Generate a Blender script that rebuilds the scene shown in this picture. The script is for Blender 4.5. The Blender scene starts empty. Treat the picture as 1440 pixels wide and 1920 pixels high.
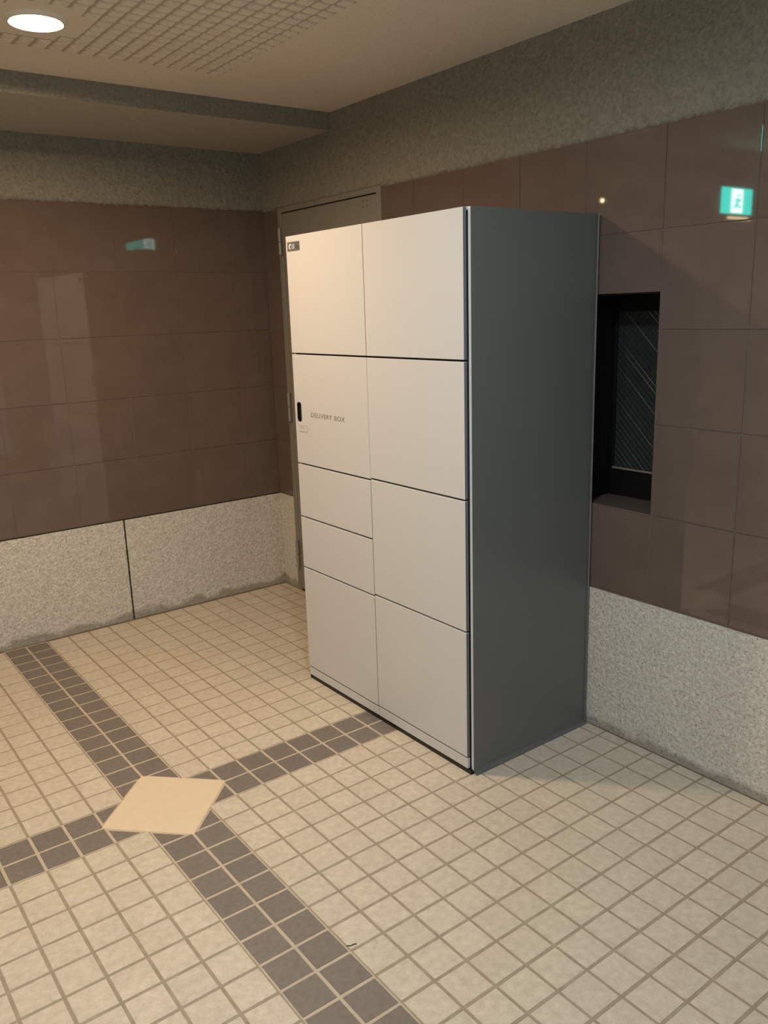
import bpy, bmesh, math, random
from mathutils import Vector, Matrix

random.seed(7)
S = 0.1                      # the floor tile pitch is 100 mm; all lengths below are in tiles (decimetres)

# ------------------------------------------------------------------ camera
FPX = 1564.58
CAM = (-8.41, -23.63, 15.27)
YAW, PITCH, ROLL = math.radians(36.56), math.radians(-13.65), math.radians(-1.82)
fwd = Vector((math.sin(YAW) * math.cos(PITCH), math.cos(YAW) * math.cos(PITCH), math.sin(PITCH)))
r0 = Vector((math.cos(YAW), -math.sin(YAW), 0))
u0 = r0.cross(fwd)
right = math.cos(ROLL) * r0 + math.sin(ROLL) * u0
up = -math.sin(ROLL) * r0 + math.cos(ROLL) * u0
cam_data = bpy.data.cameras.new('camera')
cam = bpy.data.objects.new('camera', cam_data)
bpy.context.scene.collection.objects.link(cam)
m = Matrix((right, up, -fwd)).transposed().to_4x4()
m.translation = Vector(CAM) * S
cam.matrix_world = m
cam_data.sensor_fit = 'VERTICAL'
cam_data.sensor_height = 36.0
cam_data.lens = FPX / 1920 * 36.0
cam_data.clip_start = 0.02
bpy.context.scene.camera = cam

# ------------------------------------------------------------------ world, exposure
WORLD_STRENGTH = 0.4
LAMP_WARM = 61.0
LAMP_SIDE = 22.0
LAMP_COOL = 46.0
world = bpy.data.worlds.new('night_outside')
bpy.context.scene.world = world
world.use_nodes = True
bg = world.node_tree.nodes['Background']
bg.inputs[0].default_value = (0.74, 0.86, 1.0, 1)
bg.inputs[1].default_value = WORLD_STRENGTH
vs = bpy.context.scene.view_settings
vs.view_transform = 'Standard'
vs.look = 'None'
vs.gamma = 1.0
vs.use_curve_mapping = False
vs.exposure = 0.0

C = bpy.context.scene.collection

# ------------------------------------------------------------------ helpers
def tag(o, label=None, cat=None, group=None, kind=None):
    if label: o['label'] = label
    if cat: o['category'] = cat
    if group: o['group'] = group
    if kind: o['kind'] = kind
    return o

def link(name, me, parent=None, loc=(0, 0, 0)):
    o = bpy.data.objects.new(name, me)
    C.objects.link(o)
    o.location = Vector(loc) * S
    if parent: o.parent = parent
    return o

def empty(name, loc=(0, 0, 0)):
    o = bpy.data.objects.new(name, None)
    C.objects.link(o)
    o.location = Vector(loc) * S
    o.empty_display_size = 0.05
    return o

def bm_obj(name, bm, mats, parent=None, loc=(0, 0, 0), smooth=False):
    me = bpy.data.meshes.new(name)
    bm.normal_update()
    bm.to_mesh(me); bm.free()
    for mt in (mats if isinstance(mats, (list, tuple)) else [mats]): me.materials.append(mt)
    if smooth:
        for p in me.polygons: p.use_smooth = True
    return link(name, me, parent, loc)

def bx(bm, x0, x1, y0, y1, z0, z1, mat=0):
    v = [bm.verts.new((x * S, y * S, z * S)) for x in (x0, x1) for y in (y0, y1) for z in (z0, z1)]
    for f in ((0, 1, 3, 2), (4, 6, 7, 5), (0, 4, 5, 1), (2, 3, 7, 6), (0, 2, 6, 4), (1, 5, 7, 3)):
        fc = bm.faces.new([v[i] for i in f]); fc.material_index = mat

def box(name, x0, x1, y0, y1, z0, z1, mat, parent=None, bevel=0.0, seg=1, off=(0, 0, 0)):
    """one bevelled box; origin at its bottom centre"""
    cx, cy, cz = (x0 + x1) / 2, (y0 + y1) / 2, z0
    bm = bmesh.new()
    bx(bm, x0 - cx, x1 - cx, y0 - cy, y1 - cy, 0, z1 - z0)
    bmesh.ops.recalc_face_normals(bm, faces=bm.faces)
    if bevel:
        bmesh.ops.bevel(bm, geom=list(bm.edges), offset=bevel * S, segments=seg, profile=0.5, affect='EDGES')
    return bm_obj(name, bm, mat, parent, (cx - off[0], cy - off[1], cz - off[2]))

def lathe(bm, prof, n=40, cx=0, cy=0, mat=0):
    rings = []
    for r, z in prof:
        if r < 1e-6: rings.append([bm.verts.new((cx * S, cy * S, z * S))])
        else: rings.append([bm.verts.new(((cx + r * math.cos(2 * math.pi * k / n)) * S, (cy + r * math.sin(2 * math.pi * k / n)) * S, z * S)) for k in range(n)])
    for a, b in zip(rings, rings[1:]):
        for k in range(n):
            k2 = (k + 1) % n
            vs_ = [a[k % len(a)], a[k2 % len(a)], b[k2 % len(b)], b[k % len(b)]]
            u = []
            for q in vs_:
                if q not in u: u.append(q)
            if len(u) > 2:
                f = bm.faces.new(u); f.material_index = mat

def tube(bm, a, b, r, n=8, mat=0):
    a, b = Vector(a) * S, Vector(b) * S
    d = (b - a).normalized()
    t = d.orthogonal().normalized(); w = d.cross(t)
    ra = [bm.verts.new(a + (t * math.cos(2 * math.pi * k / n) + w * math.sin(2 * math.pi * k / n)) * r * S) for k in range(n)]
    rb = [bm.verts.new(b + (t * math.cos(2 * math.pi * k / n) + w * math.sin(2 * math.pi * k / n)) * r * S) for k in range(n)]
    for k in range(n):
        f = bm.faces.new([ra[k], ra[(k + 1) % n], rb[(k + 1) % n], rb[k]]); f.material_index = mat
    bm.faces.new(ra[::-1]).material_index = mat; bm.faces.new(rb).material_index = mat

# ------------------------------------------------------------------ materials
def N(nt, kind, **kw):
    n = nt.nodes.new(kind)
    for k, v in kw.items(): setattr(n, k, v)
    return n

def mat_basic(name, col, rough=0.5, metal=0.0, spec=0.5, emit=None, strength=0.0):
    mt = bpy.data.materials.new(name); mt.use_nodes = True
    p = mt.node_tree.nodes['Principled BSDF']
    p.inputs['Base Color'].default_value = (*col, 1)
    p.inputs['Roughness'].default_value = rough
    p.inputs['Metallic'].default_value = metal
    p.inputs['Specular IOR Level'].default_value = spec
    if emit:
        p.inputs['Emission Color'].default_value = (*emit, 1)
        p.inputs['Emission Strength'].default_value = strength
    return mt

def mat_noise(name, c0, c1, scale=40.0, detail=6.0, rough=0.7, bump=0.0, bump_scale=None, bump_dist=0.002,
              spec=0.5, speck=None, speck_scale=300.0, speck_amt=0.5, cell=None, cell_amt=0.0, contrast=(0.3, 0.7), bump_detail=4.0, coat=0.0, coat_rough=0.05):
    """two-tone noise over world position, optional dark specks, per-piece tone and bump"""
    mt = bpy.data.materials.new(name); mt.use_nodes = True
    nt = mt.node_tree; p = nt.nodes['Principled BSDF']
    geo = N(nt, 'ShaderNodeNewGeometry')
    nz = N(nt, 'ShaderNodeTexNoise'); nz.inputs['Scale'].default_value = scale; nz.inputs['Detail'].default_value = detail
    nt.links.new(geo.outputs['Position'], nz.inputs['Vector'])
    rp = N(nt, 'ShaderNodeValToRGB')
    rp.color_ramp.elements[0].position, rp.color_ramp.elements[1].position = contrast
    rp.color_ramp.elements[0].color = (*c0, 1); rp.color_ramp.elements[1].color = (*c1, 1)
    nt.links.new(nz.outputs['Fac'], rp.inputs['Fac'])
    col = rp.outputs['Color']
    if speck:
        vz = N(nt, 'ShaderNodeTexNoise'); vz.inputs['Scale'].default_value = speck_scale; vz.inputs['Detail'].default_value = 2.0
        nt.links.new(geo.outputs['Position'], vz.inputs['Vector'])
        r2 = N(nt, 'ShaderNodeValToRGB')
        r2.color_ramp.elements[0].position, r2.color_ramp.elements[1].position = 0.56, 0.68
        r2.color_ramp.elements[0].color = (0, 0, 0, 1); r2.color_ramp.elements[1].color = (speck_amt,) * 3 + (1,)
        nt.links.new(vz.outputs['Fac'], r2.inputs['Fac'])
        mx = N(nt, 'ShaderNodeMix', data_type='RGBA'); mx.inputs['B'].default_value = (*speck, 1)
        nt.links.new(r2.outputs['Color'], mx.inputs['Factor']); nt.links.new(col, mx.inputs['A'])
        col = mx.outputs['Result']
    if cell:
        vm = N(nt, 'ShaderNodeVectorMath', operation='SNAP'); vm.inputs[1].default_value = cell
        nt.links.new(geo.outputs['Position'], vm.inputs[0])
        wn = N(nt, 'ShaderNodeTexWhiteNoise', noise_dimensions='3D'); nt.links.new(vm.outputs[0], wn.inputs['Vector'])
        mr = N(nt, 'ShaderNodeMapRange'); mr.inputs['To Min'].default_value = 1 - cell_amt; mr.inputs['To Max'].default_value = 1 + cell_amt
        nt.links.new(wn.outputs['Value'], mr.inputs['Value'])
        hs = N(nt, 'ShaderNodeHueSaturation'); nt.links.new(mr.outputs[0], hs.inputs['Value']); nt.links.new(col, hs.inputs['Color'])
        col = hs.outputs['Color']
    nt.links.new(col, p.inputs['Base Color'])
    p.inputs['Roughness'].default_value = rough
    p.inputs['Specular IOR Level'].default_value = spec
    p.inputs['Coat Weight'].default_value = coat
    p.inputs['Coat Roughness'].default_value = coat_rough
    if bump:
        bz = N(nt, 'ShaderNodeTexNoise'); bz.inputs['Scale'].default_value = bump_scale or scale; bz.inputs['Detail'].default_value = bump_detail
        nt.links.new(geo.outputs['Position'], bz.inputs['Vector'])
        bp = N(nt, 'ShaderNodeBump'); bp.inputs['Strength'].default_value = bump; bp.inputs['Distance'].default_value = bump_dist
        nt.links.new(bz.outputs['Fac'], bp.inputs['Height']); nt.links.new(bp.outputs['Normal'], p.inputs['Normal'])
    return mt

M = {}
M['grout'] = mat_noise('floor_grout', (0.29, 0.235, 0.165), (0.37, 0.305, 0.22), 25, rough=0.9, bump=0.3, bump_scale=400, bump_dist=0.001)
M['grout_pale'] = mat_noise('pale_floor_grout', (0.46, 0.38, 0.28), (0.54, 0.45, 0.34), 25, rough=0.9, bump=0.3, bump_scale=400, bump_dist=0.001)
M['tile_beige'] = mat_noise('beige_floor_tile', (0.505, 0.437, 0.342), (0.62, 0.545, 0.435), 45, 8, rough=0.55, bump=0.25, bump_scale=140, bump_dist=0.0015,
                            speck=(0.40, 0.32, 0.22), speck_scale=170, speck_amt=0.35, cell=(0.1, 0.1, 1.0), cell_amt=0.035)
M['tile_dark'] = mat_noise('taupe_floor_tile', (0.162, 0.137, 0.117), (0.20, 0.172, 0.148), 60, 8, rough=0.5, bump=0.15, bump_scale=200, bump_dist=0.001,
                           cell=(0.1, 0.1, 1.0), cell_amt=0.04)
M['tile_accent'] = mat_noise('accent_floor_tile', (0.68, 0.55, 0.385), (0.72, 0.585, 0.415), 25, 5, rough=0.5)
M['brown'] = mat_noise('brown_wall_tile', (0.125, 0.090, 0.074), (0.143, 0.104, 0.086), 12, 5, rough=0.03, spec=0.5,
                       bump=0.01, bump_scale=5, bump_dist=0.0012, bump_detail=0.0)
M['mortar'] = mat_noise('tile_mortar', (0.13, 0.095, 0.075), (0.19, 0.145, 0.115), 60, rough=0.9)
M['granite'] = mat_noise('hammered_granite', (0.48, 0.455, 0.405), (0.70, 0.67, 0.60), 80, 8, rough=0.85, bump=0.9, bump_scale=75, bump_dist=0.006,
                         speck=(0.20, 0.175, 0.15), speck_scale=150, speck_amt=0.6, bump_detail=6)
# ragged brown grime where the hammered granite meets the floor
nt = M['granite'].node_tree; p = nt.nodes['Principled BSDF']
src = p.inputs['Base Color'].links[0].from_socket
geo = N(nt, 'ShaderNodeNewGeometry'); sx = N(nt, 'ShaderNodeSeparateXYZ'); nt.links.new(geo.outputs['Position'], sx.inputs[0])
gn = N(nt, 'ShaderNodeTexNoise'); gn.inputs['Scale'].default_value = 9.0; gn.inputs['Detail'].default_value = 8.0; nt.links.new(geo.outputs['Position'], gn.inputs['Vector'])
ad = N(nt, 'ShaderNodeMath', operation='MULTIPLY_ADD'); nt.links.new(gn.outputs['Fac'], ad.inputs[0]); ad.inputs[1].default_value = -0.13; nt.links.new(sx.outputs['Z'], ad.inputs[2])
mr = N(nt, 'ShaderNodeMapRange'); nt.links.new(ad.outputs[0], mr.inputs['Value'])
mr.inputs['From Min'].default_value = -0.04; mr.inputs['From Max'].default_value = -0.015; mr.inputs['To Min'].default_value = 0.6; mr.inputs['To Max'].default_value = 0.0
gm = N(nt, 'ShaderNodeMix', data_type='RGBA'); gm.inputs['B'].default_value = (0.17, 0.145, 0.11, 1)
nt.links.new(mr.outputs[0], gm.inputs['Factor']); nt.links.new(src, gm.inputs['A']); nt.links.new(gm.outputs['Result'], p.inputs['Base Color'])
M['granite_joint'] = mat_basic('granite_joint', (0.02, 0.017, 0.013), 0.9)
M['plaster'] = mat_noise('rough_plaster', (0.205, 0.192, 0.162), (0.295, 0.278, 0.235), 70, 8, rough=0.95, bump=0.9, bump_scale=90, bump_dist=0.006,
                         speck=(0.17, 0.14, 0.11), speck_scale=120, speck_amt=0.4, bump_detail=6, spec=0.2)
M['ceiling'] = mat_noise('sprayed_ceiling', (0.70, 0.62, 0.52), (0.80, 0.72, 0.61), 90, 8, rough=0.95, bump=0.6, bump_scale=130, bump_dist=0.003,
                         spec=0.2)
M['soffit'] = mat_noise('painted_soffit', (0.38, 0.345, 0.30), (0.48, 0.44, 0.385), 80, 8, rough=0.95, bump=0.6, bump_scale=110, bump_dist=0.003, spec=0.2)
M['groove_backing'] = mat_noise('ceiling_groove_backing', (0.43, 0.375, 0.305), (0.52, 0.455, 0.375), 90, 6, rough=0.95, spec=0.2)  # darker sheet behind the pads, gives the grooves a deeper tone
M['door_white'] = mat_noise('white_coated_steel', (0.575, 0.578, 0.575), (0.595, 0.598, 0.595), 400, 3, rough=0.38, bump=0.03, bump_scale=900, bump_dist=0.0003)
M['side_grey'] = mat_noise('silver_grey_steel', (0.130, 0.135, 0.124), (0.140, 0.146, 0.134), 500, 3, rough=0.33, bump=0.03, bump_scale=900, bump_dist=0.0003)
M['carcass'] = mat_basic('dark_carcass', (0.045, 0.043, 0.042), 0.6)
M['panel_edge'] = mat_basic('pale_panel_edge', (0.72, 0.72, 0.70), 0.4)
M['door_edge_shade'] = mat_basic('shaded_door_edge', (0.15, 0.15, 0.16), 0.5)  # shade painted as dark grey on the white doors' side faces
M['black'] = mat_basic('black_plastic', (0.008, 0.007, 0.006), 0.5)
M['black_alu'] = mat_basic('black_aluminium', (0.006, 0.006, 0.006), 0.45, spec=0.25)
M['sealant'] = mat_basic('grey_sealant', (0.12, 0.124, 0.116), 0.35)
M['print'] = mat_basic('grey_print', (0.21, 0.195, 0.175), 0.6)
M['print_faint'] = mat_basic('faint_print', (0.36, 0.335, 0.30), 0.6)
M['sticker'] = mat_basic('grey_sticker', (0.12, 0.115, 0.112), 0.45)
M['sticker_white'] = mat_basic('sticker_white', (0.85, 0.9, 0.92), 0.5)
M['sticker_blue'] = mat_basic('sticker_blue', (0.26, 0.33, 0.37), 0.5)
M['sticker_dark'] = mat_basic('sticker_dark', (0.05, 0.045, 0.045), 0.5)
M['steel_door'] = mat_noise('grey_painted_door', (0.215, 0.20, 0.172), (0.24, 0.223, 0.192), 30, rough=0.55)
M['hinge'] = mat_basic('hinge_steel', (0.33, 0.30, 0.26), 0.45, metal=0.4)
M['trim'] = mat_basic('lamp_trim_white', (0.75, 0.70, 0.62), 0.5)
M['lamp_warm'] = mat_basic('warm_lamp_diffuser', (0.9, 0.85, 0.75), 0.5, emit=(1.0, 0.72, 0.46), strength=LAMP_WARM * 10)
M['lamp_side'] = mat_basic('side_lamp_diffuser', (0.9, 0.88, 0.82), 0.5, emit=(1.0, 0.80, 0.62), strength=LAMP_SIDE * 10)
M['lamp_cool'] = mat_basic('neutral_lamp_diffuser', (0.9, 0.9, 0.88), 0.5, emit=(0.86, 1.0, 1.14), strength=LAMP_COOL * 10)
M['sign_green'] = mat_basic('lit_green_panel', (0.0, 0.3, 0.25), 0.4, emit=(0.0, 0.86, 0.70), strength=17.0)
M['sign_white'] = mat_basic('lit_white_panel', (0.8, 0.9, 0.9), 0.4, emit=(0.85, 1.0, 0.97), strength=26.0)
M['sign_body'] = mat_basic('sign_housing', (0.6, 0.6, 0.58), 0.5)
M['twig'] = mat_basic('dry_twig', (0.06, 0.04, 0.025), 0.8)
# wired glass
mt = mat_noise('wired_glass', (0.018, 0.024, 0.023), (0.028, 0.036, 0.034), 200, rough=0.22, bump=0.35, bump_scale=160, bump_dist=0.0015); M['glass'] = mt
M['wire'] = mat_basic('glass_wire', (0.22, 0.24, 0.24), 0.35, metal=0.9)

# ------------------------------------------------------------------ room layout (decimetres)
XR, YF = 14.5, 17.1            # right wall plane, far wall plane
ZG, ZT, ZC, ZS = 5.37, 20.36, 24.0, 23.25   # top of granite, top of brown tiles, ceiling, soffit
YB = 10.43                     # face of the ceiling step
XL, YN = -26.0, -46.0          # the hall goes on to the left and behind the camera
WY0, WY1, WZ0, WZ1 = -7.44, -4.45, 8.42, 15.52   # window niche
DY0, DY1 = 6.72, 15.55         # door frame
XW = 16.13                     # window plane

def cell_poly(poly, nx, ny, d):
    """clip polygon to nx*x+ny*y>=d"""
    out = []
    for i in range(len(poly)):
        a, b = poly[i], poly[(i + 1) % len(poly)]
        da, db = nx * a[0] + ny * a[1] - d, nx * b[0] + ny * b[1] - d
        if da >= 0: out.append(a)
        if da * db < 0:
            t = da / (da - db); out.append((a[0] + t * (b[0] - a[0]), a[1] + t * (b[1] - a[1])))
    return out

def pad(bm, poly, z0, z1, inset, mat=0, jit=0.0):
    """low frustum on a polygon: side skirt + top"""
    cx = sum(p[0] for p in poly) / len(poly); cy = sum(p[1] for p in poly) / len(poly)
    lo = [bm.verts.new((p[0] * S, p[1] * S, z0 * S)) for p in poly]
    hi = []
    for p in poly:
        d = math.hypot(p[0] - cx, p[1] - cy) or 1
        k = 1 - inset * 1.414 / d
        hi.append(bm.verts.new(((cx + (p[0] - cx) * k + random.uniform(-jit, jit)) * S, (cy + (p[1] - cy) * k + random.uniform(-jit, jit)) * S, (z1 + random.uniform(-jit, jit) * 0.3) * S)))
    n = len(poly); flip = z1 < z0
    for i in range(n):
        q = [lo[i], lo[(i + 1) % n], hi[(i + 1) % n], hi[i]]
        bm.faces.new(q[::-1] if flip else q).material_index = mat
    bm.faces.new(hi[::-1] if flip else hi).material_index = mat

def project(P):
    D = Vector(P) - Vector(CAM); z = D.dot(fwd)
    return 720 + FPX * D.dot(right) / z, 960 - FPX * D.dot(up) / z, z

def hidden_by_box(P):
    lo, hi = (8.6, -5.05, 0.0), (14.5, 5.05, 18.05)
    o = Vector(CAM); d = Vector(P) - o; t0, t1 = 0.0, 0.999
    for i in range(3):
        a, b = (lo[i] - o[i]) / d[i], (hi[i] - o[i]) / d[i]
        if a > b: a, b = b, a
        t0, t1 = max(t0, a), min(t1, b)
    return t0 < t1

# ------------------------------------------------------------------ floor
bm = bmesh.new(); bx(bm, XL, XR + 3, YN, YF + 1, -1.0, -0.012)
floor = tag(bm_obj('floor', bm, M['grout']), kind='structure')
bm = bmesh.new()
bx(bm, -1.0, 1.0, YN, YF, -0.02, -0.009); bx(bm, XL, -1.0, -1.0, 1.0, -0.02, -0.009); bx(bm, 1.0, XR, -1.0, 1.0, -0.02, -0.009)
bm_obj('pale_grout', bm, M['grout_pale'], floor)
JT = 0.036                     # half joint
cells = []
gx = list(range(int(XL), 14)) + [14]
for i in gx:
    for j in range(int(YN), 18):
        x0, x1, y0, y1 = i + JT, min(i + 1 - JT, XR - 0.05), j + JT, min(j + 1 - JT, YF - 0.03)
        if y1 - y0 < 0.05 or x1 - x0 < 0.05: continue
        dark = (-1 <= i <= 0) or (-1 <= j <= 0)
        poly = [(x0, y0), (x1, y0), (x1, y1), (x0, y1)]
        whole = (x1 - x0 > 0.9 and y1 - y0 > 0.85)
        if abs(i + .5) < 3 and abs(j + .5) < 3:
            n0 = len(poly)
            sx, sy = (1 if i >= 0 else -1), (1 if j >= 0 else -1)
            clipped = cell_poly(poly, sx, sy, 2.19)
            if len(clipped) < 3: continue
            area = abs(sum(a[0] * b[1] - b[0] * a[1] for a, b in zip(clipped, clipped[1:] + clipped[:1]))) / 2
            if area < 0.03: continue
            if area < 0.83: whole = False
            poly = clipped
        c = (i + .5, j + .5, 0)
        px, py, z = project(c)
        vis = z > 1 and -70 < px < 1510 and 1000 < py < 1990 and not hidden_by_box(c)
        cells.append((z if vis else 1e9, i, j, poly, dark, whole))
cells.sort(key=lambda c: c[0])
variants = {}
for dk in (False, True):
    for k in range(6):
        bm = bmesh.new(); h = 0.5 - JT
        pad(bm, [(-h, -h), (h, -h), (h, h), (-h, h)], -0.02, 0, 0.012, 0, 0.007)
        me = bpy.data.meshes.new('floor_tile'); bm.normal_update(); bm.to_mesh(me); bm.free()
        me.materials.append(M['tile_dark' if dk else 'tile_beige']); variants[dk, k] = me
rest = bmesh.new(); count = 0
for z, i, j, poly, dark, whole in cells:
    if z < 1e8 and count < 299:
        count += 1
        if whole:
            o = link('floor_tile', variants[dark, random.randrange(6)], floor, (i + .5, j + .5, 0))
            o.rotation_euler.z = random.choice((0, 1, 2, 3)) * math.pi / 2
        else:
            cx = sum(p[0] for p in poly) / len(poly); cy = sum(p[1] for p in poly) / len(poly)
            b2 = bmesh.new(); pad(b2, [(p[0] - cx, p[1] - cy) for p in poly], -0.02, 0, 0.012, 0, 0.003)
            bm_obj('floor_tile', b2, M['tile_dark' if dark else 'tile_beige'], floor, (cx, cy, 0))
    else:
        pad(rest, poly, -0.02, random.uniform(-0.003, 0.003), 0.012, 1 if dark else 0, 0.005)
tag(bm_obj('floor_tile_field', rest, [M['tile_beige'], M['tile_dark']], floor), kind='stuff')
bm = bmesh.new(); pad(bm, [(2.125, 0), (0, 2.125), (-2.125, 0), (0, -2.125)], -0.02, 0.012, 0.02)
tag(bm_obj('accent_tile', bm, M['tile_accent'], floor), label='large plain cream tile set diagonally where the dark bands cross')

# ------------------------------------------------------------------ far wall (behind) and right wall
def wall_tile(parent, plane, a0, a1, z0, z1, stuff=None):
    """one glossy brown tile; plane 'R' (x = XR) or 'F' (y = YF); a is y or x"""
    g = 0.014; th = 0.05
    a0 += g; a1 -= g; z0 += g; z1 -= g
    if plane == 'R': b = (XR, XR + th, a0, a1, z0, z1)
    else: b = (a0, a1, YF, YF + th, z0, z1)
    if stuff is not None:
        bx(stuff, *b); return
    o = box('wall_tile', *b, M['brown'], parent, bevel=0.010)
    t = 0.0016
    o.rotation_euler = (random.gauss(0, t), random.gauss(0, t), 0) if plane == 'R' else (random.gauss(0, t), 0, random.gauss(0, t))
    if plane == 'R': o.rotation_euler.z = random.gauss(0, t); o.rotation_euler.x = 0
    return o

rows = [ZG, 8.40, 11.39, 14.38, 17.38, ZT]
# far wall
bm = bmesh.new(); bx(bm, XL, XR + 3, YF + 0.025, YF + 1.5, 0, ZC + 1)
wall_far = tag(bm_obj('wall_back', bm, M['mortar']), kind='structure')
xs = [12.48 - 3.04 * k for k in range(0, 13)]
st = bmesh.new()
edges = [XR] + xs
rows_f = rows[:-1] + [ZT + 0.12]
for a1, a0 in zip(edges, edges[1:]):
    for z0, z1 in zip(rows_f, rows_f[1:]):
        wall_tile(wall_far, 'F', a0, a1, z0, z1, None if a0 > -6 else st)
tag(bm_obj('wall_tile_field', st, M['brown'], wall_far), kind='stuff')

def granite(parent, b, name='granite_panel'):
    bm = bmesh.new(); bx(bm, *b)
    # subdivide and roughen the two visible faces a little, chipped edges
    bmesh.ops.recalc_face_normals(bm, faces=bm.faces)
    L = max(b[1] - b[0], b[3] - b[2])
    bmesh.ops.subdivide_edges(bm, edges=list(bm.edges), cuts=24, use_grid_fill=True)
    c = Vector(((b[0] + b[1]) / 2, (b[2] + b[3]) / 2, b[4]))
    for v in bm.verts:
        v.co -= c * S
        v.co += Vector((random.uniform(-1, 1), random.uniform(-1, 1), random.uniform(-.6, .6))) * 0.0007
        if v.co.z < 0.002: v.co.z = 0.0002
    return bm_obj(name, bm, M['granite'], parent, c)

gj = 0.045
for a0, a1 in ((5.42 + gj, XR - 0.02), (-3.7 + gj, 5.42 - gj), (-12.8 + gj, -3.7 - gj), (-21.9 + gj, -12.8 - gj)):
    granite(wall_far, (a0, a1, YF - 0.02, YF + 0.25, 0.02, ZG - 0.05))
bm = bmesh.new(); bx(bm, XL, XR, YF + 0.015, YF + 0.03, 0, ZG)
bm_obj('dark_joint', bm, M['granite_joint'], wall_far)

def plaster(parent, b, axis, name='plaster_band'):
    """rough rendered band: the room-side face is a fine grid with ragged lower edge"""
    bm = bmesh.new()
    a0, a1 = (b[2], b[3]) if axis == 'R' else (b[0], b[1])
    z0, z1 = b[4], b[5]
    na, nz = max(2, int((a1 - a0) / 0.10)), max(2, int((z1 - z0) / 0.2))
    g = []
    for i in range(na + 1):
        col = []
        for k in range(nz + 1):
            a = a0 + (a1 - a0) * i / na; z = z0 + (z1 - z0) * k / nz
            if k == 0: z += random.gauss(0, 0.022)
            dep = random.gauss(0, 0.012)
            if k == 0: dep += 0.05
            col.append(bm.verts.new((((b[0] + dep) if axis == 'R' else a) * S, (a if axis == 'R' else b[2] + dep) * S, z * S)))
        g.append(col)
    for i in range(na):
        for k in range(nz):
            q = [g[i][k], g[i + 1][k], g[i + 1][k + 1], g[i][k + 1]]
            bm.faces.new(q[::-1] if axis == 'R' else q)
    # underside lip back to the wall
    back = []
    for i in range(na + 1):
        v = g[i][0].co
        back.append(bm.verts.new((b[1] * S if axis == 'R' else v.x, v.y if axis == 'R' else b[3] * S, v.z)))
    for i in range(na):
        q = [g[i][0], g[i + 1][0], back[i + 1], back[i]]
        bm.faces.new(q if axis == 'R' else q[::-1])
    return bm_obj(name, bm, M['plaster'], parent, smooth=True)

plaster(wall_far, (-16.0, XR + .1, YF - 0.06, YF + 0.1, ZT + 0.10, ZS + 0.1), 'F')

# right wall: backing in pieces around the window niche and the door
bm = bmesh.new()
X0, X1 = XR + 0.025, XR + 3
bx(bm, X0, X1, YN, WY0, 0, ZC + 1)
bx(bm, X0, X1, WY0, WY1, 0, WZ0 - 0.02)
bx(bm, X0, X1, WY0, WY1, WZ1 + 0.02, ZC + 1)
bx(bm, X0, X1, WY1, DY0, 0, ZC + 1)
bx(bm, X0, X1, DY0, DY1, ZT + 0.12, ZC + 1)
bx(bm, X0 + 0.9, X1, DY0, DY1, 0, ZT + 0.12)
bx(bm, X0, X1, DY1, YF + 1, 0, ZC + 1)
wall_right = tag(bm_obj('wall_right', bm, M['mortar']), kind='structure')
ys = [4.55 - 3.0 * k for k in range(0, 17)]
st = bmesh.new()
edges = [DY0 - 0.05] + ys
for a1, a0 in zip(edges, edges[1:]):
    win = abs(a1 - WY1) < 0.05
    for z0, z1 in zip(rows, rows[1:]):
        if win:
            if z0 > 8 and z1 < WZ1: continue
            if z0 < WZ1 < z1: z0 = WZ1
        wall_tile(wall_right, 'R', a0, a1, z0, z1, None if a0 > -17 else st)
for z0, z1 in zip(rows, rows[1:]):
    wall_tile(wall_right, 'R', DY1 + 0.02, YF, z0, z1)
tag(bm_obj('wall_tile_field', st, M['brown'], wall_right), kind='stuff')
for a0, a1 in ((-3.0 + gj, DY0 - 0.05), (-18.0 + gj, -3.0 - gj), (-31 + gj, -18 - gj), (DY1 + 0.02, YF - 0.02)):
    granite(wall_right, (XR - 0.02, XR + 0.25, a0, a1, 0.02, ZG - 0.05))
plaster(wall_right, (XR - 0.02, XR + 0.1, -24.0, YF, ZT, ZC + 0.1), 'R')
bm = bmesh.new(); bx(bm, XR + 0.02, XR + 0.1, YN, -24, ZT, ZC + .1)
bm_obj('plaster_field', bm, M['plaster'], wall_right)

# left wall of the hall and the lintel over the open entrance behind the camera
bm = bmesh.new(); bx(bm, XL - 1, XL, YN, YF + 1, 0, ZC + 1)
tag(bm_obj('wall_left', bm, M['ceiling']), kind='structure')

# ------------------------------------------------------------------ ceiling
bm = bmesh.new(); bx(bm, XL, XR + 3, YN, YB, ZC, ZC + 1.0)
ceiling = tag(bm_obj('ceiling', bm, M['ceiling']), kind='structure')
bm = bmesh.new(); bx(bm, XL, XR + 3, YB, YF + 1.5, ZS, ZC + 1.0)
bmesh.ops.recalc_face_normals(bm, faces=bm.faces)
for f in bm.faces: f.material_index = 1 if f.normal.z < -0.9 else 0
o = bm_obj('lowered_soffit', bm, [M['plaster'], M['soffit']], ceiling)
LX, LY = 0.16, 4.62            # the lamp in view
PW = 0.53
padcells = []
nxp = int(7.45 / PW)
for i in range(-28, 1):
    x1 = 7.5 + i * PW; x0 = x1 - PW * 0.84
    for j in range(0, 36):
        y1 = 7.3 - j * PW; y0 = y1 - PW * 0.80
        cx, cy = (x0 + x1) / 2, (y0 + y1) / 2
        if math.hypot(cx - LX, cy - LY) < 1.75 or x0 < -7.4: continue
        px, py, z = project((cx, cy, ZC))
        vis = -20 < px < 800 and -15 < py < 200
        padcells.append((z if vis else 1e9, cx, cy))
padcells.sort()
bm = bmesh.new()
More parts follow.
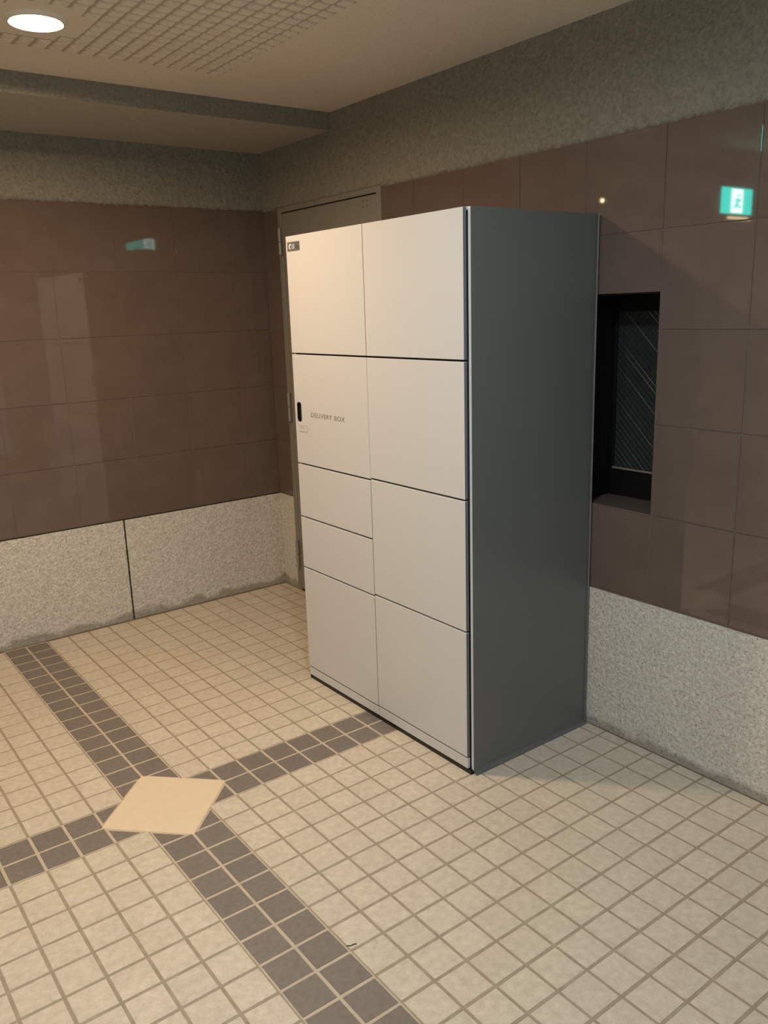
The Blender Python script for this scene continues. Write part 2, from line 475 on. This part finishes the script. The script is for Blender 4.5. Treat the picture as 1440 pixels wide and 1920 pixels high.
for z, cx, cy in padcells:
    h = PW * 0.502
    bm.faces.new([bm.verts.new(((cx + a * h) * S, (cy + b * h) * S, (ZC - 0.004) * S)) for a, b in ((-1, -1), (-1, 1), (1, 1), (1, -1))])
bm_obj('groove_backing', bm, M['groove_backing'], ceiling)
pv = []
for k in range(6):
    bm = bmesh.new(); hx, hy = PW * 0.40, PW * 0.38
    pad(bm, [(-hx, -hy), (hx, -hy), (hx, hy), (-hx, hy)], 0.01, -0.05, 0.035, 0, 0.008)
    me = bpy.data.meshes.new('ceiling_pad'); bm.normal_update(); bm.to_mesh(me); bm.free()
    me.materials.append(M['ceiling']); pv.append(me)
st = bmesh.new()
for n, (z, cx, cy) in enumerate(padcells):
    if z < 1e8 and n < 299:
        link('ceiling_pad', random.choice(pv), ceiling, (cx, cy, ZC))
    else:
        hx, hy = PW * 0.40, PW * 0.38
        pad(st, [(cx - hx, cy - hy), (cx + hx, cy - hy), (cx + hx, cy + hy), (cx - hx, cy + hy)], ZC + 0.01, ZC - 0.05, 0.035, 0, 0.008)
tag(bm_obj('ceiling_pad_field', st, M['ceiling'], ceiling), kind='stuff')

# ------------------------------------------------------------------ window in its niche
window = tag(empty('window_1', (XW, (WY0 + WY1) / 2, WZ0)), kind='structure')
WO = (XW, (WY0 + WY1) / 2, WZ0)
def wpart(name, x0, x1, y0, y1, z0, z1, mat, bevel=0.0):
    return box(name, x0, x1, y0, y1, z0, z1, mat, window, bevel, off=WO)
wpart('sill', XR, XW + 0.3, WY0, WY1, WZ0 - 0.06, WZ0, M['brown'], 0.012)
wpart('jamb_lining', XR + 0.04, XW + 0.3, WY1 - 0.03, WY1, WZ0, WZ1, M['black_alu'])
wpart('jamb_lining', XR + 0.04, XW + 0.3, WY0, WY0 + 0.03, WZ0, WZ1, M['black_alu'])
wpart('head_lining', XR + 0.04, XW + 0.3, WY0 + .03, WY1 - .03, WZ1 - 0.03, WZ1, M['black_alu'])
wpart('bottom_rail', XW, XW + 0.28, WY0 + .03, WY1 - .03, WZ0, 9.42, M['black_alu'], 0.015)
wpart('top_rail', XW, XW + 0.28, WY0 + .03, WY1 - .03, 14.95, WZ1 - .03, M['black_alu'], 0.015)
wpart('stile', XW, XW + 0.28, WY1 - 0.15, WY1 - .03, 9.42, 14.95, M['black_alu'], 0.01)
wpart('stile', XW, XW + 0.28, WY0 + .03, WY0 + 0.15, 9.42, 14.95, M['black_alu'], 0.01)
wpart('glass_bead', XW - 0.02, XW + 0.04, WY0 + .15, WY1 - .15, 9.40, 9.46, M['hinge'])
wpart('glass_pane', XW + 0.10, XW + 0.17, WY0 + .15, WY1 - .15, 9.42, 14.95, M['glass'])
bm = bmesh.new()
ya, yb, za, zb = WY0 + .16, WY1 - .16, 9.47, 14.93
sp = 0.235
for sgn in (1, -1):
    k = -40
    while k < 60:
        c = za + k * sp; k += 1
        pts = []
        # z = c + sgn*(y-ya)
        y_lo, y_hi = ya, yb
        z_lo, z_hi = c, c + sgn * (yb - ya)
        # clip to za..zb
        def yz(z): return ya + (z - c) * sgn
        if sgn > 0:
            if z_hi < za or z_lo > zb: continue
            if z_lo < za: y_lo, z_lo = yz(za), za
            if z_hi > zb: y_hi, z_hi = yz(zb), zb
        else:
            if z_lo < za or z_hi > zb: continue
            if z_lo > zb: y_lo, z_lo = yz(zb), zb
            if z_hi < za: y_hi, z_hi = yz(za), za
        if y_hi - y_lo < 0.05: continue
        tube(bm, (XW + 0.095 - WO[0], y_lo - WO[1], z_lo - WO[2]), (XW + 0.095 - WO[0], y_hi - WO[1], z_hi - WO[2]), 0.009 if sgn > 0 else 0.003, 5)
tag(bm_obj('wire_mesh', bm, M['wire'], window), kind='stuff')

# ------------------------------------------------------------------ steel door behind the locker
door = tag(empty('door_1', (XR, (DY0 + DY1) / 2, 0)), kind='structure')
DO = (XR, (DY0 + DY1) / 2, 0)
def dpart(name, x0, x1, y0, y1, z0, z1, mat, bevel=0.0):
    return box(name, x0, x1, y0, y1, z0, z1, mat, door, bevel, off=DO)
dpart('frame_jamb', XR - 0.06, XR + 0.8, DY1 - 0.33, DY1, 0, ZT + 0.08, M['steel_door'], 0.02)
dpart('frame_jamb', XR - 0.06, XR + 0.8, DY0, DY0 + 0.33, 0, ZT + 0.08, M['steel_door'], 0.02)
dpart('frame_head', XR - 0.06, XR + 0.8, DY0 + 0.33, DY1 - 0.33, ZT - 0.17, ZT + 0.08, M['steel_door'], 0.02)
dpart('door_leaf', XR - 0.03, XR + 0.4, DY0 + 0.35, DY1 - 0.35, 0.10, ZT - 0.225, M['steel_door'], 0.015)
dpart('threshold', XR - 0.02, XR + 0.8, DY0 + 0.33, DY1 - 0.33, 0, 0.06, M['carcass'])
for z0, z1 in ((18.15, 19.42), (9.6, 11.1), (1.35, 2.9)):
    bm = bmesh.new()
    yc, xc = DY1 - 0.30, XR - 0.16
    zm = (z0 + z1) / 2
    tube(bm, (xc - DO[0], yc - DO[1], z0), (xc - DO[0], yc - DO[1], zm - 0.02), 0.095, 14)
    tube(bm, (xc - DO[0], yc - DO[1], zm + 0.02), (xc - DO[0], yc - DO[1], z1), 0.095, 14)
    tube(bm, (xc - DO[0], yc - DO[1], z0 - .04), (xc - DO[0], yc - DO[1], z1 + .04), 0.05, 10)
    bx(bm, xc - DO[0], XR - 0.05 - DO[0], yc - 0.03 - DO[1], yc + 0.03 - DO[1], z0, z1)
    bm_obj('hinge', bm, M['hinge'], door)
for y, z in ((8.05, 19.93), (8.05, 19.70), (7.75, 19.93), (7.75, 19.70)):
    bm = bmesh.new(); tube(bm, (-0.034, y - DO[1], z), (0.02, y - DO[1], z), 0.035, 8)
    bm_obj('screw_hole', bm, M['carcass'], door)

# ------------------------------------------------------------------ the delivery locker
locker = tag(empty('parcel_locker', (11.5, 0.0, 0)), 'white and grey steel parcel delivery locker standing against the brown tiled wall', 'locker')
LO = (11.5, 0.0, 0)
def lpart(name, x0, x1, y0, y1, z0, z1, mat, bevel=0.0, seg=1, parent=None):
    return box(name, x0, x1, y0, y1, z0, z1, mat, parent or locker, bevel, seg, off=LO)
BF, BB = 8.78, 14.28           # body front, body back
YA, YZ = -5.05, 5.08           # near side, far side
TOPZ = 18.06
for ya_, yb_ in ((YA, YA + 0.10), (YZ - 0.10, YZ)):
    p = lpart('side_panel', BF, BB, ya_, yb_, 0.10, TOPZ, M['side_grey'], 0.012)
    tag(p, label='grey side panel')
lpart('top_panel', BF, BB, YA + .10, YZ - .10, TOPZ - 0.10, TOPZ, M['door_white'], 0.012)
lpart('carcass', BF + 0.05, BB, YA + .10, YZ - .10, 0.14, TOPZ - .10, M['carcass'])
lpart('base', BF - 0.11, BB, YA + 0.03, YZ - 0.03, 0.0, 0.16, M['black'])
# pale front edges of the side panels
for ya_ in (YA + 0.005, YZ - 0.095):
    lpart('panel_edge', BF - 0.012, BF + 0.02, ya_, ya_ + 0.085, 0.12, TOPZ - 0.01, M['panel_edge'])
DF, DB = 8.62, 8.755           # door front, door back
SEAM = 0.075
LA, LB = SEAM + 0.010, 5.045   # left column (far)
RA, RB = -4.90, SEAM - 0.010  # right column (near)
HG = 0.032
left = [TOPZ - 0.01, 13.70, 9.37, 7.17, 5.00, 0.56]
rightc = [TOPZ - 0.01, 13.70, 9.42, 5.06, 0.58]

def door_mesh(name, y0, y1, z0, z1, slot=None):
    cy = (y0 + y1) / 2
    bm = bmesh.new()
    if slot is None:
        bx(bm, DF - LO[0], DB - LO[0], y0 - cy, y1 - cy, 0, z1 - z0)
        bmesh.ops.recalc_face_normals(bm, faces=bm.faces)
        bmesh.ops.bevel(bm, geom=list(bm.edges), offset=0.014 * S, segments=2, profile=0.5, affect='EDGES')
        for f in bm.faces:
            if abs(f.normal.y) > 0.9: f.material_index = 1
    else:
        sy0, sy1, sz0, sz1, rr = slot
        outer = [(y0 - cy, 0), (y1 - cy, 0), (y1 - cy, z1 - z0), (y0 - cy, z1 - z0)]
        inner = []
        for (qy, qz, a0) in ((sy0 + rr, sz0 + rr, 180), (sy1 - rr, sz0 + rr, 270), (sy1 - rr, sz1 - rr, 0), (sy0 + rr, sz1 - rr, 90)):
            for k in range(7):
                a = math.radians(a0 + 90 * k / 6)
                inner.append((qy + rr * math.cos(a) - cy, qz + rr * math.sin(a) - z0))
        bev = 0.014
        def loop(pts, x, ins=0.0): return [bm.verts.new(((x - LO[0]) * S, p[0] * S, p[1] * S)) for p in pts]
        ob = 0.5
        def inset(pts): return [(p[0] + (bev if p[0] < 0 else -bev), p[1] + (bev if p[1] < 0.5 else -bev)) for p in pts]
        of = loop(inset(outer), DF); om = loop(outer, DF + bev); ok = loop(outer, DB)
        inf = loop(inner, DF); ink = loop(inner, DB)
        edges = []
        for lp in (of, inf):
            for a, b in zip(lp, lp[1:] + lp[:1]): edges.append(bm.edges.new((a, b)))
        bmesh.ops.triangle_fill(bm, edges=edges, use_beauty=True)
        for A, B in ((of, om), (om, ok), (ink, inf)):
            n = len(A)
            for k in range(n):
                f = bm.faces.new([A[k], A[(k + 1) % n], B[(k + 1) % n], B[k]])
                if A is ink: f.material_index = 2
        bmesh.ops.recalc_face_normals(bm, faces=bm.faces)
        for f in bm.faces:
            if abs(f.normal.x) > 0.9 and f.normal.x > 0: f.normal_flip()
    return bm_obj(name, bm, [M['door_white'], M['door_edge_shade'], M['black']], locker, (0, cy - LO[1], z0))

hd = None
slot = (4.555, 4.875, 11.06, 11.83, 0.11)
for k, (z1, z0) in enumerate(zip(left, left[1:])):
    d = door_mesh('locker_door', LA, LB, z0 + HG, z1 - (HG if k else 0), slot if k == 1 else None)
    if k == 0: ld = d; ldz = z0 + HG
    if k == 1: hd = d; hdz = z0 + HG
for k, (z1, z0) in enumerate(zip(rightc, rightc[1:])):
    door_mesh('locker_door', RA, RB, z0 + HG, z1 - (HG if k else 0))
tag(hd, label='locker door with a black finger slot and printed words')
# door side faces above have their shade put into the colour
lpart('plinth_panel', DF + 0.02, DB, LA, LB, 0.185, 0.56 - HG, M['door_white'], 0.01)
lpart('plinth_panel', DF + 0.02, DB, RA, RB, 0.185, 0.58 - HG, M['door_white'], 0.01)
# sealant along the floor and up the wall
bm = bmesh.new()
def bead(a, b, n1, n2, r):
    a, b = Vector(a), Vector(b); n1, n2 = Vector(n1), Vector(n2); k = 6
    la, lb = [], []
    for i in range(k + 1):
        t = math.pi / 2 * i / k
        d = n1 * (1 - math.sin(t)) * r + n2 * (1 - math.cos(t)) * r
        la.append(bm.verts.new((a + d) * S)); lb.append(bm.verts.new((b + d) * S))
    for i in range(k): bm.faces.new([la[i], la[i + 1], lb[i + 1], lb[i]])
def L3(x, y, z): return (x - LO[0], y - LO[1], z - LO[2])
bead(L3(BF - .01, YA, 0.0), L3(XR - 0.09, YA, 0.0), (0, -1, 0), (0, 0, 1), 0.16)
bmesh.ops.recalc_face_normals(bm, faces=bm.faces)
o = bm_obj('sealant_bead', bm, M['sealant'], locker, smooth=True)
bm = bmesh.new()
bead(L3(XR - 0.09, YA, 0.0), L3(XR - 0.09, YA, TOPZ), (0, -1, 0), (-1, 0, 0), 0.05)
bmesh.ops.recalc_face_normals(bm, faces=bm.faces)
o = bm_obj('sealant_bead', bm, M['sealant'], locker, smooth=True)
lpart('back_filler', BB, XR - 0.09, YA + 0.02, YA + 0.12, 0.0, TOPZ, M['side_grey'])

# slot interior, prints and sticker are pieces of their door
def on_door(door_o, z_base, name, y0, y1, z0, z1, mat, thick=0.006, x=DF):
    cy = door_o.location.y / S + LO[1]
    bm = bmesh.new()
    bx(bm, x - thick - LO[0], x - LO[0] + 0.002, y0 - cy, y1 - cy, z0 - z_base, z1 - z_base)
    return bm_obj(name, bm, mat, door_o)
on_door(hd, hdz, 'finger_slot', 4.50, 4.93, 11.0, 11.9, M['black'], 0.01, DB - 0.02)

def text_mesh(txt, width, height, bold=0.0):
    cu = bpy.data.curves.new('t', 'FONT'); cu.body = txt; cu.size = 1.0; cu.offset = bold; cu.space_character = 1.12
    ob = bpy.data.objects.new('t', cu); C.objects.link(ob)
    bpy.context.view_layer.update()
    me = bpy.data.meshes.new_from_object(ob.evaluated_get(bpy.context.evaluated_depsgraph_get()))
    bpy.data.objects.remove(ob); bpy.data.curves.remove(cu)
    xs_ = [v.co.x for v in me.vertices]; ys_ = [v.co.y for v in me.vertices]
    x0, x1, y0, y1 = min(xs_), max(xs_), min(ys_), max(ys_)
    for v in me.vertices:
        v.co.x = (v.co.x - x0) / (x1 - x0) * width; v.co.y = (v.co.y - y0) / (y1 - y0) * height
    return me

def text_on(door_o, z_base, name, txt, ytop, z, width, height, mat, x=DF - 0.004, bold=0.0):
    me = text_mesh(txt, width, height, bold); cy = door_o.location.y / S + LO[1]
    for v in me.vertices:
        a, b = v.co.x, v.co.y
        v.co = Vector((x - LO[0], ytop - a - cy, z + b - z_base)) * S
    me.flip_normals() if me.polygons and me.polygons[0].normal.x > 0 else None
    me.materials.clear(); me.materials.append(mat)
    return link(name, me, door_o)
text_on(hd, hdz, 'printed_words', 'DELIVERY BOX', 3.87, 11.31, 2.32, 0.175, M['print'], bold=0.010)
text_on(hd, hdz, 'printed_word', 'PULL', 4.72, 10.79, 0.36, 0.10, M['print_faint'])
on_door(hd, hdz, 'print_line', 4.22, 4.78, 10.66, 10.70, M['print_faint'], 0.004)
on_door(hd, hdz, 'print_line', 4.16, 4.88, 10.915, 10.928, M['print_faint'], 0.004)
on_door(hd, hdz, 'print_line', 4.16, 4.175, 10.63, 10.915, M['print_faint'], 0.004)
# maker's sticker in the upper corner
st_o = on_door(ld, ldz, 'sticker', 4.06, 4.93, 17.50, 17.83, M['sticker'], 0.008)
cy = ld.location.y / S
bm = bmesh.new()
def arc(cyy, cz, r0, r1, a0, a1, n=10):
    pi, po = [], []
    for k in range(n + 1):
        a = math.radians(a0 + (a1 - a0) * k / n)
        pi.append(bm.verts.new(((DF - 0.011 - LO[0]) * S, (cyy + r0 * math.cos(a) - cy) * S, (cz + r0 * math.sin(a) - ldz) * S)))
        po.append(bm.verts.new(((DF - 0.011 - LO[0]) * S, (cyy + r1 * math.cos(a) - cy) * S, (cz + r1 * math.sin(a) - ldz) * S)))
    for k in range(n): bm.faces.new([pi[k], pi[k + 1], po[k + 1], po[k]])
arc(4.72, 17.665, 0.045, 0.10, 140, -100)
bm_obj('sticker_mark', bm, M['sticker_white'], ld)
on_door(ld, ldz, 'sticker_mark', 4.40, 4.62, 17.57, 17.75, M['sticker_blue'], 0.011)
text_on(ld, ldz, 'sticker_word', 'Box', 4.38, 17.59, 0.26, 0.15, M['sticker_dark'], x=DF - 0.011)

# ------------------------------------------------------------------ lamps
def downlight(x, y, mat, label, r=0.74):
    t = tag(empty('ceiling_downlight', (x, y, ZC)), label, 'ceiling light', 'round ceiling downlights')
    bm = bmesh.new(); lathe(bm, [(r, -0.01), (r + 0.015, -0.10), (r + 0.05, -0.115), (r + 0.13, -0.07), (r + 0.18, 0.0)], 48)
    bm_obj('trim_ring', bm, M['trim'], t, smooth=True)
    bm = bmesh.new(); lathe(bm, [(0, -0.035), (r * 0.5, -0.032), (r * 0.9, -0.02), (r, -0.012)], 48)
    bmesh.ops.recalc_face_normals(bm, faces=bm.faces)
    bm_obj('diffuser', bm, mat, t, smooth=True)
    return t
downlight(LX, LY, M['lamp_warm'], 'round glowing warm downlight set in the textured ceiling')
downlight(1.0, -11.5, M['lamp_cool'], 'round neutral white downlight overhead, out of view')
downlight(-9.5, -7.0, M['lamp_side'], 'round warm downlight further left along the ceiling, out of view')
downlight(-16.0, -28.0, M['lamp_cool'], 'added neutral white fill downlight at the left rear, unseen')  # added lamp for neutral fill from behind, not a known fixture

# ------------------------------------------------------------------ exit signs (seen as reflections in the glossy tiles)
M['glint'] = mat_basic('added_lamp_lens', (0.9, 0.8, 0.6), 0.4, emit=(1.0, 0.78, 0.42), strength=45.0)
M['strip'] = mat_basic('added_warm_glow', (0.9, 0.8, 0.6), 0.4, emit=(1.0, 0.72, 0.36), strength=14.0)
def exit_sign(loc, rot, w, h, pict, label, strip=False):
    t = tag(empty('exit_sign', loc), label, 'exit sign')
    t.rotation_euler.z = rot
    # local: faces -y
    bm = bmesh.new(); bx(bm, -w / 2 - .06, w / 2 + .06, 0, 0.35, -h / 2 - .06, h / 2 + .06); bm_obj('housing', bm, M['sign_body'], t)
    bm = bmesh.new(); bx(bm, -w / 2, w / 2, -0.03, 0.0, -h / 2, h / 2); bm_obj('green_panel', bm, M['sign_green'], t)
    p0 = pict
    bm = bmesh.new(); bx(bm, p0 - h * .42, p0 + h * .42, -0.045, -0.03, -h * .46, h * .46); bm_obj('white_pictogram_field', bm, M['sign_white'], t)
    bm = bmesh.new(); k = h / 1.5; y = -0.06
    for a, b, rr in (((-.05, .05), (.10, -.18), .11), ((.10, -.18), (.38, -.42), .07), ((.10, -.18), (-.18, -.38), .07), ((-.18, -.38), (-.38, -.30), .06), ((-.02, .12), (-.36, .02), .055), ((0, .14), (.30, .02), .055)):
        tube(bm, ((p0 + a[0] * k), y, a[1] * k), ((p0 + b[0] * k), y, b[1] * k), rr * k, 8)
    lathe_v = []
    for q in range(12): lathe_v.append(bm.verts.new(((p0 - .12 * k + .11 * k * math.cos(q * math.pi / 6)) * S, (y - .02) * S, (.33 * k + .11 * k * math.sin(q * math.pi / 6)) * S)))
    bm.faces.new(lathe_v); bm_obj('running_figure', bm, M['sign_green'], t)
    if strip:
        bm = bmesh.new(); bx(bm, -w * .42, w * .22, -0.02, 0.12, -h / 2 - .30, -h / 2 - .16); bm_obj('added_glow_strip', bm, M['strip'], t)  # added glowing bar, makes the warm line mirrored below the sign
        bm = bmesh.new(); bx(bm, -w * .44, w * .24, 0.0, 0.14, -h / 2 - .16, -h / 2 - .06); bm_obj('strip_bracket', bm, M['sign_body'], t)
    for x in (-w * .3, w * .3):
        bm = bmesh.new(); tube(bm, (x, .17, h / 2 + .06), (x, .17, ZC - loc[2]), 0.05, 8); bm_obj('hanger_rod', bm, M['sign_body'], t)
    return t
exit_sign((-13.0, 6.63, 21.05), 0.0, 3.4, 1.5, 0.0, 'green lit exit sign mirrored in the glossy tiles to the right of the locker', True)
exit_sign((4.9, -24.8, 22.05), math.pi, 2.9, 1.05, 0.9, 'small green lit exit sign mirrored faintly in the far brown tiled wall')

# added warm lamp, unseen at far left; put in to make the glint above the locker
t = tag(empty('added_glint_lamp', (-12.4, YF - 0.08, 22.2)), 'added tiny warm lamp, unseen, making a glint in the tiles above the locker', 'lamp')
bm = bmesh.new(); tube(bm, (0, 0.05, 0), (0, -0.25, 0), 0.22, 16); bm_obj('lamp_body', bm, M['sign_body'], t)
bm = bmesh.new(); tube(bm, (0, -0.25, 0), (0, -0.33, 0), 0.12, 14); bm_obj('lens', bm, M['glint'], t)

# ------------------------------------------------------------------ litter
tw = bmesh.new()
pts = [(0, 0, 0.012), (0.09, -0.07, 0.018), (0.17, -0.06, 0.012), (0.23, -0.11, 0.014)]
for a, b in zip(pts, pts[1:]): tube(tw, a, b, 0.011, 6)
tag(bm_obj('twig', tw, M['twig'], None, (1.02, -8.80, 0.0)), 'tiny dark twig lying on the beige floor tiles beside the dark band', 'twig')
